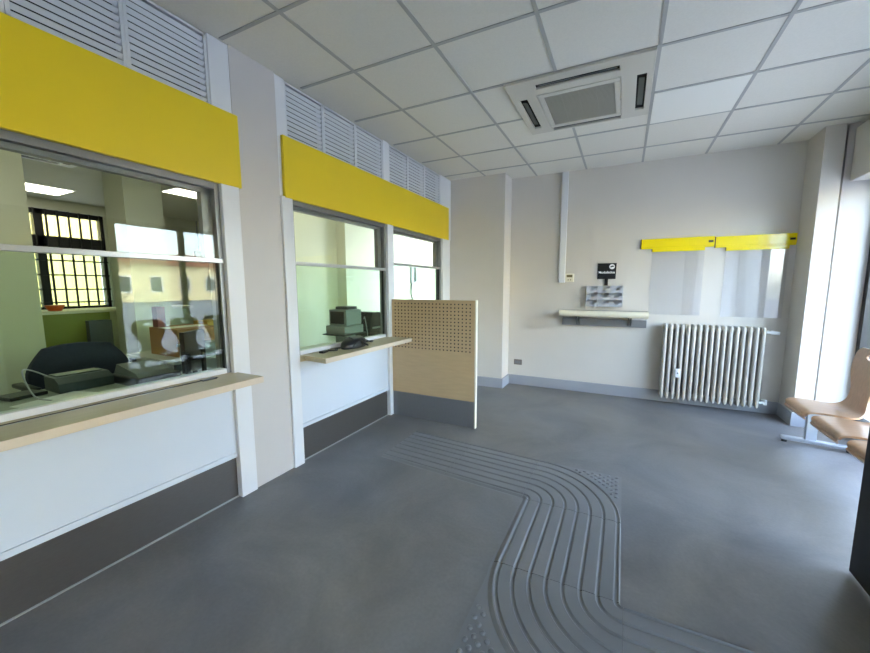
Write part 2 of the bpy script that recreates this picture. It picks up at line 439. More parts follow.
# ------------------------------------------------------------------ perforated screen
scr = thing('partition_screen', 'pale wood partition screen with perforated top standing between counter and wall corner', 'partition', (.5, .5, 0))
sx0, sx1, sy0, sy1, sz = .034, .955, .5, .535, 1.232
def perforated():
    bm = bmesh.new()
    z0, z1 = .262, sz
    nx, nz = 22, 14
    px = (sx1-sx0-.05)/nx; pz = .0345
    gx0 = sx0+.022; gz1 = z1-.022; gz0 = gz1-nz*pz
    y = sy0; d = .012; r = .0076
    def q(*p, mi=0):
        f = bm.faces.new([bm.verts.new(v) for v in p]); f.material_index = mi
    # solid margins on the front
    for (a, b_, c, e) in [(sx0, sx1, z0, gz0), (sx0, sx1, gz1, z1), (sx0, gx0, gz0, gz1), (gx0+nx*px, sx1, gz0, gz1)]:
        q((a, y, c), (b_, y, c), (b_, y, e), (a, y, e))
    for i in range(nx):
        for k in range(nz):
            x_0 = gx0+i*px; z_0 = gz0+k*pz; cx = x_0+px/2; cz = z_0+pz/2
            sq = [(x_0+px, cz), (x_0+px, z_0+pz), (cx, z_0+pz), (x_0, z_0+pz), (x_0, cz), (x_0, z_0), (cx, z_0), (x_0+px, z_0)]
            oc = [(cx+r*math.cos(t*PI/4), cz+r*math.sin(t*PI/4)) for t in range(8)]
            for t in range(8):
                t2 = (t+1) % 8
                q((sq[t][0], y, sq[t][1]), (sq[t2][0], y, sq[t2][1]), (oc[t2][0], y, oc[t2][1]), (oc[t][0], y, oc[t][1]))
                q((oc[t][0], y, oc[t][1]), (oc[t2][0], y, oc[t2][1]), (oc[t2][0], y+d, oc[t2][1]), (oc[t][0], y+d, oc[t][1]), mi=1)  # hole walls coloured dark as shade in the beech board
            q(*[(o_[0], y+d, o_[1]) for o_ in oc], mi=1)
    bmesh.ops.remove_doubles(bm, verts=bm.verts, dist=1e-5)
    # back and sides
    q((sx0, sy1, z0), (sx0, sy1, z1), (sx1, sy1, z1), (sx1, sy1, z0))
    for (a, b_) in [((sx0, z0), (sx1, z0)), ((sx1, z0), (sx1, z1)), ((sx1, z1), (sx0, z1)), ((sx0, z1), (sx0, z0))]:
        q((a[0], sy0, a[1]), (b_[0], sy0, b_[1]), (b_[0], sy1, b_[1]), (a[0], sy1, a[1]))
    m = MB(); m.bm.free(); m.bm = bm
    return m
o = perforated().build('perforated_board', [M['screen'], M['felt_and_shade']], scr)
k = MB(); k.box(sx0, sx1, sy0+.003, sy1, .004, .262); q = k.build('steel_base', M['steel_light'], scr); q['label'] = 'brushed steel lower panel'
k = MB(); k.box(sx1, sx1+.015, sy0-.002, sy1+.002, 0, sz+.002, .002); q = k.build('edge_trim', M['cream'], scr); q['label'] = 'white edge strip'

# ------------------------------------------------------------------ ceiling air conditioner
ac = thing('ceiling_air_conditioner', 'square cream cassette air conditioner set in the tiled ceiling', 'air conditioner', (1.81, .5, H))
ax0, ax1, ay0, ay1 = 1.343, 2.287, -.005, .93
f = MB()
# frame ring around intake, with slots left open
ix0, ix1, iy0, iy1 = 1.53, 2.09, .22, .84
zl = H-.021
def ring(m, xa, xb, ya, yb, z_0, z_1, outer, bev=.004):
    pass
sl = [(1.545, 2.085, .075, .135), (1.545, 2.085, .855, .905), (1.395, 1.452, .25, .80), (2.188, 2.247, .25, .80)]
xs = sorted({ax0, ax1, ix0, ix1} | {v for s_ in sl for v in s_[:2]}); ys = sorted({ay0, ay1, iy0, iy1} | {v for s_ in sl for v in s_[2:]})
bm = bmesh.new(); cache = {}
def vv(x, y):
    k_ = (round(x, 5), round(y, 5))
    if k_ not in cache: cache[k_] = bm.verts.new((x, y, zl))
    return cache[k_]
for a, b_ in zip(xs, xs[1:]):
    for c, d in zip(ys, ys[1:]):
        cx, cy = (a+b_)/2, (c+d)/2
        if any(s_[0] < cx < s_[1] and s_[2] < cy < s_[3] for s_ in sl) or (ix0 < cx < ix1 and iy0 < cy < iy1): continue
        bm.faces.new((vv(a, c), vv(b_, c), vv(b_, d), vv(a, d)))
r_ = bmesh.ops.extrude_face_region(bm, geom=list(bm.faces))
for v in [e for e in r_['geom'] if isinstance(e, bmesh.types.BMVert)]: v.co.z += .018
m_ = MB(); m_.bm.free(); m_.bm = bm
fo = m_.build('casing', M['ac_plastic'], ac)
bv = fo.modifiers.new('bevel', 'BEVEL'); bv.width = .006; bv.segments = 2; bv.angle_limit = math.radians(60)
for s_ in sl:
    v = MB(); v.box(s_[0], s_[1], s_[2], s_[3], H-.006, H-.002); q = v.build('air_outlet', M['void_shade'], ac); q['label'] = 'black sheet standing for shade in the air outlet slot'  # sheet coloured black as shade within the slot
    w = MB()
    if s_[1]-s_[0] > .2:
        w.box(s_[0]+.015, s_[1]-.015, s_[2]+.012, s_[3]-.022, H-.017, H-.014, rot=Matrix.Rotation(.2, 3, 'X'))
    else:
        w.box(s_[0]+.012, s_[1]-.012, s_[2]+.05, s_[3]-.08, H-.018, H-.015, rot=Matrix.Rotation(.15, 3, 'Y'))
    w.build('vane', M['machine_dark'], q)
gi = MB()
gi.box(ix0+.004, ix1-.004, iy0+.004, iy0+.05, zl-.002, H-.003, .003); gi.box(ix0+.004, ix1-.004, iy1-.05, iy1-.004, zl-.002, H-.003, .003)
gi.box(ix0+.004, ix0+.04, iy0+.051, iy1-.051, zl-.002, H-.003, .003); gi.box(ix1-.04, ix1-.004, iy0+.051, iy1-.051, zl-.002, H-.003, .003)
gp_ = gi.build('intake_panel', M['ac_plastic'], ac)
gr = MB()
for k in range(30):
    y = iy0+.055+k*(iy1-iy0-.11)/29
    gr.box(ix0+.042, ix1-.042, y-.004, y+.004, zl+.001, zl+.012)
for k in range(1, 4):
    x = ix0+.04+k*(ix1-ix0-.08)/4; gr.box(x-.003, x+.003, iy0+.052, iy1-.052, zl+.004, zl+.012)
gr.box(ix0+.042, ix1-.042, iy0+.052, iy1-.052, zl+.016, zl+.018)
q = gr.build('intake_grille', mat('grille_plastic', (176, 172, 158), .6), gp_); q['label'] = 'finely barred darker grille'

tl = MB(); tl.box(2.313, 2.887, .613, 1.187, H-.006, H-.001, .001)
tag(tl.build('ceiling_tile', M['newtile'], base=(2.6, .9, H)), 'single brighter white ceiling tile just right of the air conditioner', 'ceiling tile')

# ------------------------------------------------------------------ back wall fittings
YB = 2.31
cd = MB(); cd.box(1.42, 1.498, YB-.035, YB, 1.41, H-.005, .006)
tag(cd.build('cable_trunking', M['white'], base=(1.46, YB, 1.41)), 'white vertical cable trunking running from the ceiling to the thermostat', 'trunking')
th = thing('thermostat', 'small cream wall thermostat at the foot of the white trunking', 'thermostat', (1.555, YB, 1.42))
t = MB(); t.box(1.503, 1.607, YB-.028, YB, 1.418, 1.522, .006); t.build('thermostat_case', M['cream'], th)
t = MB(); t.box(1.52, 1.59, YB-.031, YB-.0275, 1.478, 1.508, .001); t.build('display', M['cream_dark'], th)
t = MB()
for k in range(2): t.cyl((1.54+.03*k, YB-.0275, 1.445), (1.54+.03*k, YB-.032, 1.445), .007)
t.build('buttons', M['cream_dark'], th)

so = thing('wall_socket', 'brown wall socket low on the back wall beside the corner', 'socket', (.912, YB, .285))
t = MB(); t.box(.856, .968, YB-.012, YB, .279, .355, .004); t.build('cover_plate', mat('socket_brown', (122, 112, 104), .4), so)
t = MB()
for k in range(3): t.box(.876+k*.027, .895+k*.027, YB-.0145, YB-.0115, .298, .336, .001)
t.build('module', M['grey_dark'], so)

# sign board with lettering
sg = thing('sign_board', 'small black sign with white round emblem above the forms rack', 'sign', (1.983, YB, 1.375))
t = MB(); t.prism([(1.881, 1.452), (1.964, 1.452), (1.964, 1.372), (2.004, 1.372), (2.004, 1.452), (2.086, 1.452), (2.09, 1.643), (1.881, 1.643)], 1, YB-.014, YB-.006)
t.build('board', M['black'], sg)
t = MB(); t.cyl((2.042, YB-.0141, 1.600), (2.042, YB-.0155, 1.600), .031, n=28); em = t.build('emblem', M['ink'], sg)
t = MB(); t.prism([(x_-.004, z_-.006) for x_, z_ in [(2.022, 1.598), (2.034, 1.602), (2.03, 1.594), (2.042, 1.601), (2.068, 1.607), (2.06, 1.618), (2.044, 1.617), (2.03, 1.612)]], 1, YB-.0165, YB-.0154)
t.build('emblem_mark', M['black'], em)
def text_obj(txt, size, loc, m, parent, name, rz=0., width=None):
    cu = bpy.data.curves.new(name, 'FONT'); cu.body = txt; cu.size = size; cu.align_x = 'CENTER'; cu.align_y = 'CENTER'; cu.extrude = .0006; cu.offset = .0012
    o = bpy.data.objects.new('tmp', cu); C.objects.link(o)
    dg = bpy.context.evaluated_depsgraph_get()
    me = bpy.data.meshes.new_from_object(o.evaluated_get(dg)); bpy.data.objects.remove(o)
    xs_ = [v.co.x for v in me.vertices]; k_ = (width/(max(xs_)-min(xs_))) if width else 1
    R = Matrix.Rotation(PI/2, 4, 'X')
    for v in me.vertices:
        v.co.x *= k_
        v.co = (R @ v.co)+Vector(loc)-Vector(parent['_base'])
    me.materials.clear(); me.materials.append(m); me.name = name
    q = bpy.data.objects.new(name, me); C.objects.link(q); q.parent = parent
    return q
text_obj('Modulistica', .038, (1.984, YB-.0147, 1.532), M['ink'], sg, 'lettering', width=.182)

# forms rack (3 x 3 pockets)
fr = thing('forms_rack', 'grey plastic forms rack of nine pockets fixed above the writing shelf', 'rack', (1.97, YB, 1.113))
rx0, rx1, rz0, rz1 = 1.765, 2.177, 1.113, 1.37
t = MB(); t.box(rx0, rx1, YB-.006, YB, rz0, rz1, .001); t.build('back_panel', M['grey_plastic'], fr)
pw = (rx1-rx0)/3; ph = (rz1-rz0)/3
rack_m = mat('rack_acrylic', (186, 188, 193), .2, coat=.3)
pk = None
for r in range(3):
    for c in range(3):
        x0 = rx0+c*pw; z0 = rz0+r*ph
        if pk is None:
            t = MB()
            t.box(x0+.001, x0+.005, YB-.068, YB-.006, z0+.001, z0+ph-.004); t.box(x0+pw-.005, x0+pw-.001, YB-.068, YB-.006, z0+.001, z0+ph-.004)
            t.box(x0+.001, x0+pw-.001, YB-.068, YB-.006, z0+.001, z0+.005)
            # front lip with a round finger notch
            pts = [(x0+.001, z0+.001), (x0+pw-.001, z0+.001), (x0+pw-.001, z0+ph*.62)]
            cx = x0+pw/2
            for a in range(9):
                an = PI*a/8; pts.append((cx+.03*math.cos(an), z0+ph*.62-.03*math.sin(an)))
            pts.append((x0+.001, z0+ph*.62))
            t.prism(pts, 1, YB-.071, YB-.068)
            pk = t.build('pocket', rack_m, fr); pk0 = (x0, z0)
        else:
            q = pk.copy(); C.objects.link(q); q.parent = fr; q.location = (x0-pk0[0], 0, z0-pk0[1])

# writing shelf
ws = thing('writing_shelf', 'narrow wall shelf with rounded cream front edge under the forms rack', 'shelf', (1.98, YB, .87))
t = MB(); t.box(1.49, 2.448, 2.105, YB, 1.028, 1.066, .003); q = t.build('shelf_board', mat('shelf_top', (150, 146, 138), .5), ws)
t = MB()
pr_ = [(2.105, 1.070)]+[(2.105-.042*math.sin(PI*a/10), 1.032+.038*math.cos(PI*a/10)) for a in range(1, 10)]+[(2.105, .994)]
t.prism(pr_, 0, 1.475, 2.452); q = t.build('front_edge', M['cream'], ws, smooth=True); q['label'] = 'rounded cream front edge'
t = MB(); t.box(1.49, 2.446, YB-.055, YB, .872, .962, .004); t.build('support_rail', M['grey_dark'], ws)
for x in (1.67, 2.25):
    t = MB(); t.prism([(YB-.055, .89), (YB-.055, 1.028), (YB-.2, 1.028), (YB-.2, 1.01)], 0, x-.006, x+.006); t.prism([(YB-.055, .89), (YB-.055, 1.028), (YB-.2, 1.028), (YB-.2, 1.01)], 0, x+.022, x+.034); t.build('bracket', M['machine_dark'], ws)

# poster rails
def poster(x0, x1, lx0, lx1, zr0, zr1, zb, label, capr):
    r = thing('poster_holder', label, 'poster holder', ((x0+x1)/2, YB, zb))
    b = MB(); b.box(x0, x1, YB-.026, YB, zr0+.018, zr1, .003); b.box(x0, x1, YB-.02, YB, zr0, zr0+.018, .002); b.build('rail', M['yellow_gloss'], r)
    b = MB(); b.box(x0-.008, x0, YB-.027, YB, zr0, zr1, .001); b.build('end_cap', M['black'], r)
    b = MB(); b.box(x1-.055, x1-.012, YB-.029, YB-.025, (zr0+zr1)/2-.008, (zr0+zr1)/2+.014, .001); b.build('clip', M['black'], r)
    b = MB(); b.box(lx0, lx1, YB-.03, YB-.012, zr0-.036, zr0-.001, .002); cs = b.build('clamp_strip', M['yellow_gloss'], r)
    b = MB(); b.box(lx0-.006, lx0, YB-.031, YB-.011, zr0-.034, zr0-.001, .001); q = b.build('strip_cap', M['black'], cs)
    # clear sheet, gently bowed
    bm = bmesh.new(); nu, nv = 14, 10; W = []
    sx_1 = lx1-.0
    for i in range(nu+1):
        row = []
        for j in range(nv+1):
            u, v = i/nu, j/nv
            x = lx0+(sx_1-lx0)*u; z = (zr0-.03)+(zb-(zr0-.03))*v
            row.append(bm.verts.new((x, YB-.022+.0014*math.sin(PI*u)+.0006*v*math.sin(2*PI*u+.5), z)))
        W.append(row)
    for i in range(nu):
        for j in range(nv): bm.faces.new((W[i][j], W[i+1][j], W[i+1][j+1], W[i][j+1]))
    g_ = bmesh.ops.extrude_face_region(bm, geom=list(bm.faces))
    for v in [e for e in g_['geom'] if isinstance(e, bmesh.types.BMVert)]: v.co.y += .0015
    mm = MB(); mm.bm.free(); mm.bm = bm
    q = mm.build('clear_sheet', M['sheet'], r, smooth=True); q['label'] = 'empty transparent plastic sheet'
poster(2.342, 3.043, 2.456, 2.96, 1.792, 1.905, 1.036+.0, 'yellow wall rail holding an empty clear sheet, the one nearer the forms rack', 1)
poster(3.052, 3.722, 3.148, 3.668, 1.778, 1.896, 1.03, 'yellow wall rail holding a clear sheet, the one beside the right pillar', 1)

# ------------------------------------------------------------------ radiator
ra = thing('radiator', 'cream cast column radiator of seventeen sections under the poster rails', 'radiator', (3.06, 2.2, 0))
RX0, RX1, RZ0, RZ1 = 2.632, 3.498, .085, .938
pit = (RX1-RX0)/16
def section():
    t = MB(); x = RX0
    def oval_tube(y, rx, ry):
        n = 16; rings = []
        prof = [(RZ0, .4), (RZ0+.01, .75), (RZ0+.03, 1), (RZ1-.02, 1), (RZ1-.006, .9), (RZ1, .7)]
        for z, k in prof:
            rings.append([t.bm.verts.new((x+rx*k*math.cos(2*PI*i/n), y+ry*k*math.sin(2*PI*i/n), z)) for i in range(n)])
        for a, b_ in zip(rings, rings[1:]):
            for i in range(n): t.bm.faces.new((a[i], a[(i+1) % n], b_[(i+1) % n], b_[i]))
        t.bm.faces.new(rings[0][::-1]); t.bm.faces.new(rings[-1])
    for y in (2.135, 2.195, 2.255): oval_tube(y, .0175, .027)
    for z in (RZ0+.05, RZ1-.05):
        t.box(x-.014, x+.014, 2.135, 2.255, z-.03, z+.03, .006)
        t.cyl((x-pit/2, 2.195, z), (x+pit/2, 2.195, z), .022, n=14)
    return t
s0 = section().build('radiator_section', M['rad'], ra, smooth=True)
for k in range(1, 17):
    q = s0.copy(); C.objects.link(q); q.parent = ra; q.location = (k*pit, 0, 0)
t = MB(); t.box(RX0+pit*2.2, RX0+pit*3.0, 2.095, 2.114, .345, .445, .005); hm = t.build('heat_meter', M['white_gloss'], ra); hm['label'] = 'small white heat meter'
t = MB(); t.box(RX0+pit*2.48, RX0+pit*2.72, 2.0935, 2.0955, .388, .402, .0005); t.build('display', M['machine_dark'], hm)
t = MB(); t.cyl((RX1+.03, 2.195, RZ1-.05), (RX1+.075, 2.195, RZ1-.05), .014); t.cyl((RX1+.075, 2.195, RZ1-.05), (RX1+.135, 2.165, RZ1-.055), .022, .017); t.cyl((RX1+.07, 2.195, RZ1-.05), (RX1+.07, YB-.002, RZ1-.05), .011)
t.build('valve', M['white_gloss'], ra, smooth=True)
t = MB(); t.cyl((RX1+.03, 2.195, RZ0+.05), (RX1+.09, 2.195, RZ0+.05), .013); t.cyl((RX1+.085, 2.195, RZ0+.03), (RX1+.085, 2.195, RZ0+.085), .016); t.cyl((RX1+.085, 2.195, RZ0+.05), (RX1+.085, YB-.002, RZ0+.05), .010)
t.build('valve', M['white_gloss'], ra, smooth=True)
for k in (2, 14):
    t = MB(); t.box(RX0+pit*(k+.5)-.01, RX0+pit*(k+.5)+.01, 2.2, YB-.002, RZ1-.12, RZ1-.09); t.build('wall_hook', M['rad'], ra)

# ------------------------------------------------------------------ waiting bench
be = thing('waiting_bench', 'row of moulded beech plywood seats on a grey metal beam by the right window', 'bench', (3.7, .9, 0))
def shell_profile():
    # (x, z) centreline, half-width
    P = [(3.492, .350, .150), (3.474, .368, .178), (3.468, .392, .196), (3.478, .412, .206), (3.51, .423, .212), (3.58, .424, .215), (3.66, .418, .215), (3.72, .412, .208), (3.765, .418, .19),
         (3.80, .445, .16), (3.818, .50, .130), (3.826, .57, .130), (3.834, .64, .162), (3.842, .70, .195), (3.851, .765, .208), (3.86, .82, .204), (3.866, .865, .182), (3.869, .89, .13)]
    out = []
    for i in range(len(P)-1):
        a = Vector(P[max(0, i-1)]); b_ = Vector(P[i]); c = Vector(P[i+1]); d = Vector(P[min(len(P)-1, i+2)])
        for k in range(4):
            t = k/4
            out.append(.5*((2*b_)+(c-a)*t+(2*a-5*b_+4*c-d)*t*t+(3*b_-a-3*c+d)*t**3))
    out.append(Vector(P[-1])); return out
def shell(yc, parent):
    pr = shell_profile(); bm = bmesh.new(); rows = []; nv = 14
    for (x, z, w) in pr:
        rows.append([bm.verts.new((x, yc-w+2*w*j/nv, z)) for j in range(nv+1)])
    for a, b_ in zip(rows, rows[1:]):
        for j in range(nv): bm.faces.new((a[j], a[j+1], b_[j+1], b_[j]))
    bmesh.ops.recalc_face_normals(bm, faces=bm.faces)
    bm.normal_update()
    cents = {v: v.normal.copy() for v in bm.verts}
    src = list(bm.faces)
    g_ = bmesh.ops.extrude_face_region(bm, geom=src)
    nv_ = [e for e in g_['geom'] if isinstance(e, bmesh.types.BMVert)]
    bm.normal_update()
    ns = {v: v.normal.copy() for v in nv_}
    for v in nv_:
        # thickness 13 mm downwards / backwards
        n = Vector((ns[v].x, 0, ns[v].z)); n = n.normalized() if n.length > .01 else Vector((0, 0, -1))
        if n.z > .3 or n.x < -.3: n = -n
        v.co += n*.014
    me = bpy.data.meshes.new('seat_shell'); 
    bmesh.ops.recalc_face_normals(bm, faces=bm.faces)
    for v in bm.verts: v.co -= Vector(parent['_base'])
    bm.to_mesh(me); bm.free()
    o = bpy.data.objects.new('seat_shell', me); C.objects.link(o); o.parent = parent; o['_base'] = tuple(parent['_base'])
    return o
def drill(o, cutmb):
    cut = cutmb.build('cutter', M['ply'])
    cut.parent = o.parent; cut.location = -Vector(o.parent['_base'])
    md = o.modifiers.new('b', 'BOOLEAN'); md.object = cut; md.operation = 'DIFFERENCE'; md.solver = 'EXACT'
    bpy.context.view_layer.update()
    dg = bpy.context.evaluated_depsgraph_get()
    me = bpy.data.meshes.new_from_object(o.evaluated_get(dg))
    o.modifiers.clear(); o.data = me
    bpy.data.objects.remove(cut)
sy = [1.135, .645, .155]
sh0 = shell(sy[0], be)
cm = MB(); pts = []
for a in range(20):
    an = 2*PI*a/20; pts.append((sy[0]+.055*math.cos(an), 0.83+.024*math.sin(an)))
cm.prism(pts, 0, 3.7, 4.1); drill(sh0, cm)
sh0.data.materials.clear(); sh0.data.materials.append(M['ply'])
bv = sh0.modifiers.new('bevel', 'BEVEL'); bv.width = .005; bv.segments = 2; bv.angle_limit = math.radians(50)
for y in sy[1:]:
    q = sh0.copy(); C.objects.link(q); q.parent = be; q.location = (0, y-sy[0], 0)
t = MB(); t.box(3.655, 3.715, -.15, 1.45, .335, .395, .004); t.build('beam', M['bench_metal'], be)
for y in sy:
    t = MB(); t.box(3.60, 3.78, y-.03, y+.03, .392, .404, .001); t.build('seat_bracket', M['black'], be)
def leg(y, rz):
    t = MB(); t.box(3.648, 3.722, y-.02, y+.02, .045, .337, .004)
    t.box(3.50, 3.96, y-.03, y+.03, .022, .052, .008, rot=Matrix.Rotation(rz, 3, 'Z'), pivot=(3.685, y, .03))
    o_ = t.build('leg', M['bench_metal'], be)
    R = Matrix.Rotation(rz, 3, 'Z')
    for x in (3.525, 3.925):
        p = Vector((3.685, y, 0))+R @ Vector((x-3.685, 0, 0)); f_ = MB(); f_.cyl((p.x, p.y, 0), (p.x, p.y, .024), .02)
        f_.build('foot', M['black'], o_)
leg(1.42, -.17); leg(-.05, -.1)

# ------------------------------------------------------------------ dark entrance door, standing open
dr = struct('door_1', box(3.218, 3.258, -1.30, -.40, .012, 2.15, .003), M['black_matte'])
t = MB(); t.cyl((3.258, -.47, 1.0), (3.295, -.47, 1.0), .01); t.cyl((3.295, -.465, 1.0), (3.295, -.60, 1.0), .01); t.box(3.258, 3.264, -.5, -.44, .95, 1.1)
struct('door_handle', t, M['alu'], dr)
struct('trim_12', MB().box(3.19, 3.27, -1.40, -1.305, 0, 2.3, .003).box(3.19, 3.27, -1.40, -1.305, 2.3, H), M['black_matte'])
struct('wall_vestibule', box(3.27, 4.05, -1.40, -1.34, 0, H), M['white'])

# ------------------------------------------------------------------ tactile paving
W = .58
def h_of(u):
    # ribs between eight grooves
    e = .0085
    if u < .012 or u > W-.006: return .0005
    if u < .03: return e*(u-.012)/.018
    for k in range(8):
        c = .047+k*.0735
        d = abs(u-c)
        if d < .0035: return .0012
        if d < .0105: return .0012+(e-.0012)*(d-.0035)/.007
    return e
US = [0, .012, .03]
for k in range(8):
    c = .047+k*.0735; US += [c-.0105, c-.0035, c+.0035, c+.0105]
US += [W-.006, W]
US = sorted(u for u in US if 0 <= u <= W)
def sweep(pathfn, n, umin=0.):
    m = MB(); rows = []
    us = [u for u in US]
    for i in range(n+1):
        t_ = i/n
        rows.append([m.bm.verts.new(Vector(pathfn(t_, u))+Vector((0, 0, h_of(u)))) for u in us])
    for a, b_ in zip(rows, rows[1:]):
        for j in range(len(us)-1): m.bm.faces.new((a[j], a[j+1], b_[j+1], b_[j]))
    # skirts
    for idx in (0, -1):
        r_ = rows[idx]; dn = [m.bm.verts.new((v.co.x, v.co.y, 0)) for v in r_]
        for j in range(len(us)-1): m.bm.faces.new((r_[j], r_[j+1], dn[j+1], dn[j]))
    return m
CX1, CY1 = 1.66, -.475
CX2, CY2 = 2.25, -1.085
gp = 'grey tactile guide path tiles on the floor'
def tact(mb, label, loc, studs=None):
    o_ = mb.build('tactile_tile', M['tactile'], base=loc)
    tag(o_, label, 'tactile tile', gp)
    if studs: studs.build('stud_field', M['tactile'], o_, smooth=True)
    return o_
# straight run from the counter; skews slightly as laid
def p1(x0, x1):
    def f_(t_, u):
        x = x0+(x1-x0)*t_; return (x, CY1+u+.085*(CX1-x)/1.15, 0)
    return f_
tact(sweep(p1(.50, 1.075), 2), 'straight ribbed floor tile at the end of the path nearest the perforated screen', (.79, -.1, 0))
tact(sweep(p1(1.079, 1.658), 2), 'straight ribbed floor tile between the path end and its first curve', (1.37, -.13, 0))
# first corner
st = MB(); st.box(CX1+.3, CX1+W, CY1+.3, CY1+W, 0, .001)
cp = MB()
def corner_studs(cx, cy, sxn, syn):
    m = MB()
    n = 12
    # plate outside the arc
    bm_ = m.bm; A = []; B = []
    for i in range(25):
        an = PI/2*i/24
        A.append(bm_.verts.new((cx+sxn*(W-.004)*math.cos(an), cy+syn*(W-.004)*math.sin(an), .003)))
        c_, s_ = math.cos(an), math.sin(an); k_ = W/max(c_, s_)
        B.append(bm_.verts.new((cx+sxn*k_*c_, cy+syn*k_*s_, .003)))
    for i in range(24): bm_.faces.new((A[i], A[i+1], B[i+1], B[i]))
    p_ = .054
    for i in range(-1, 14):
        for j in range(-1, 28):
            a = W-.03-j*p_/2; b_ = W-.03-i*p_-(p_/2 if j % 2 else 0)
            if a < 0 or b_ < 0 or a > W-.02 or b_ > W-.02: continue
            if math.hypot(a, b_) < W+.019: continue
            m.dome((cx+sxn*a, cy+syn*b_, .0025), .0125, .007)
    return m
def arc1(t_, u):
    an = PI/2*(1-t_); return (CX1+u*math.cos(an), CY1+u*math.sin(an), 0)
tact(sweep(arc1, 28), 'curved ribbed floor tile with small studs, the bend farther from the camera', (CX1+.3, CY1+.3, 0), corner_studs(CX1, CY1, 1, 1))
tact(sweep(lambda t_, u: (CX1+u, CY1-.003+(CY2-CY1+.006)*t_, 0), 2), 'straight ribbed floor tile between the two bends of the path', (CX1+.3, -.78, 0))
def arc2(t_, u):
    an = PI+PI/2*t_; r = W+.008-u; return (CX2+r*math.cos(an), CY2+r*math.sin(an), 0)
tact(sweep(arc2, 28), 'curved ribbed floor tile with studs at the bottom edge, the bend nearest the camera', (CX2-.3, CY2-.3, 0), corner_studs(CX2, CY2, -1, -1))
tact(sweep(lambda t_, u: (CX2+.003+.58*t_, CY2-(W+.008-u), 0), 2), 'straight ribbed floor tile running off the bottom right of the photo', (CX2+.3, CY2-.3, 0))

# floor seam beside the short counter
# ------------------------------------------------------------------ office interior
pa = struct('wall_office_pier', box(-2.85, -2.5, -2.4, -1.33, 0, H), M['office_wall'])
pb = struct('wall_office_column', box(-2.9, -2.5, -.62, -.26, 0, H), M['office_wall'])
def led(cx, cy, label):
    r = thing('ceiling_light', label, 'ceiling light', (cx, cy, H), 'office ceiling lights')
    t = MB(); t.box(cx-.3, cx+.3, cy-.3, cy+.3, H-.012, H-.001); t.build('light_frame', M['white_gloss'], r)
    t = MB(); t.box(cx-.28, cx+.28, cy-.28, cy+.28, H-.016, H-.0125); t.build('diffuser', M['led'], r)
led(-5.5, -.3, 'square lit ceiling panel seen through the near window, left one by the bars')
led(-3.78, .85, 'square lit ceiling panel seen through the near window, right of the column')
led(-.8, .45, 'unseen lit ceiling panel added over the desk behind the short counter')  # unseen lamp, added to light the space behind the far windows
led(-1.6, -1.9, 'unseen lit ceiling panel over the desk behind the near teller window')  # unseen lamp lighting the near desk
led(-1.6, -3.6, 'unseen lit ceiling panel kept for its light, deep left in the office beyond the frame')  # unseen lamp, kept only for the light it gives
# office air conditioner
oa = thing('ceiling_air_conditioner', 'white cassette air conditioner on the office ceiling behind the near window', 'air conditioner', (-3.3, -.95, H))
t = MB(); t.box(-3.75, -2.95, -1.35, -.55, H-.03, H-.001, .008); t.build('casing', M['white_gloss'], oa)
for (a, b_, c, d) in [(-3.6, -3.1, -1.28, -1.22), (-3.6, -3.1, -.68, -.62), (-3.68, -3.62, -1.2, -.7), (-3.08, -3.02, -1.2, -.7)]:
    t = MB(); t.box(a, b_, c, d, H-.034, H-.029); t.build('air_outlet', M['black'], oa)

def desk(x0, x1, y0, y1, z, label, m=None):
    r = thing('office_desk', label, 'desk', ((x0+x1)/2, (y0+y1)/2, 0))
    t = MB(); t.box(x0, x1, y0, y1, z-.03, z, .003); t.build('desk_top', m or M['desk'], r)
    for x in (x0+.04, x1-.04):
        for y in (y0+.04, y1-.04):
            t = MB(); t.box(x-.02, x+.02, y-.02, y+.02, 0, z-.03); t.build('leg', M['machine_dark'], r)
    t = MB(); t.box(x0+.02, x0+.04, y0+.06, y1-.06, .3, z-.03); t.build('modesty_panel', m or M['desk'], r)
DZ = .74
desk(-.98, -.12, -3.0, -1.16, DZ, 'grey-green office desk behind the near teller window', mat('desk_grey', (150, 156, 140), .45))
desk(-1.95, -1.15, -.98, .15, DZ, 'white side desk carrying cartons, seen through the near window')
desk(-.78, -.12, -.60, .72, DZ, 'pale desk behind the short counter window')
# olive counter
oc = thing('office_counter', 'olive green office counter with pale top under the barred window', 'counter', (-3.3, -.6, 0))
t = MB(); t.box(-3.55, -3.1, -1.45, -.60, 0, 1.08); t.build('counter_body', M['green'], oc)
t = MB(); t.box(-3.6, -3.05, -1.5, .30, 1.08, 1.11, .003); t.build('counter_top', M['cream'], oc)
t = MB(); t.box(-3.5, -3.15, -.60, .28, 0, 1.08); t.build('end_unit', M['office_wall'], oc)
# dark grey crate on the counter
t = MB(); t.box(-3.5, -3.12, -1.42, -1.18, 1.11, 1.36, .004); tag(t.build('computer_case', M['machine_dark'], base=(-3.3, -1.3, 1.11)), 'dark grey upright box on the left end of the olive counter', 'computer')
t = MB(); t.cyl((-3.2, -1.02, 1.11), (-3.2, -1.02, 1.155), .05, .075, n=24); t.cyl((-3.2, -1.02, 1.156), (-3.2, -1.02, 1.17), .078, .078, n=24)
tag(t.build('bowl', M['orange'], base=(-3.2, -1.02, 1.11), smooth=True), 'small orange bowl on the olive counter', 'bowl')
t = MB(); t.box(-3.0, -2.92, -.86, -.66, .0, 1.0, .003); tag(t.build('side_cabinet', M['machine_dark'], base=(-2.96, -.76, 0)), 'dark grey narrow cabinet standing in front of the olive counter', 'cabinet')

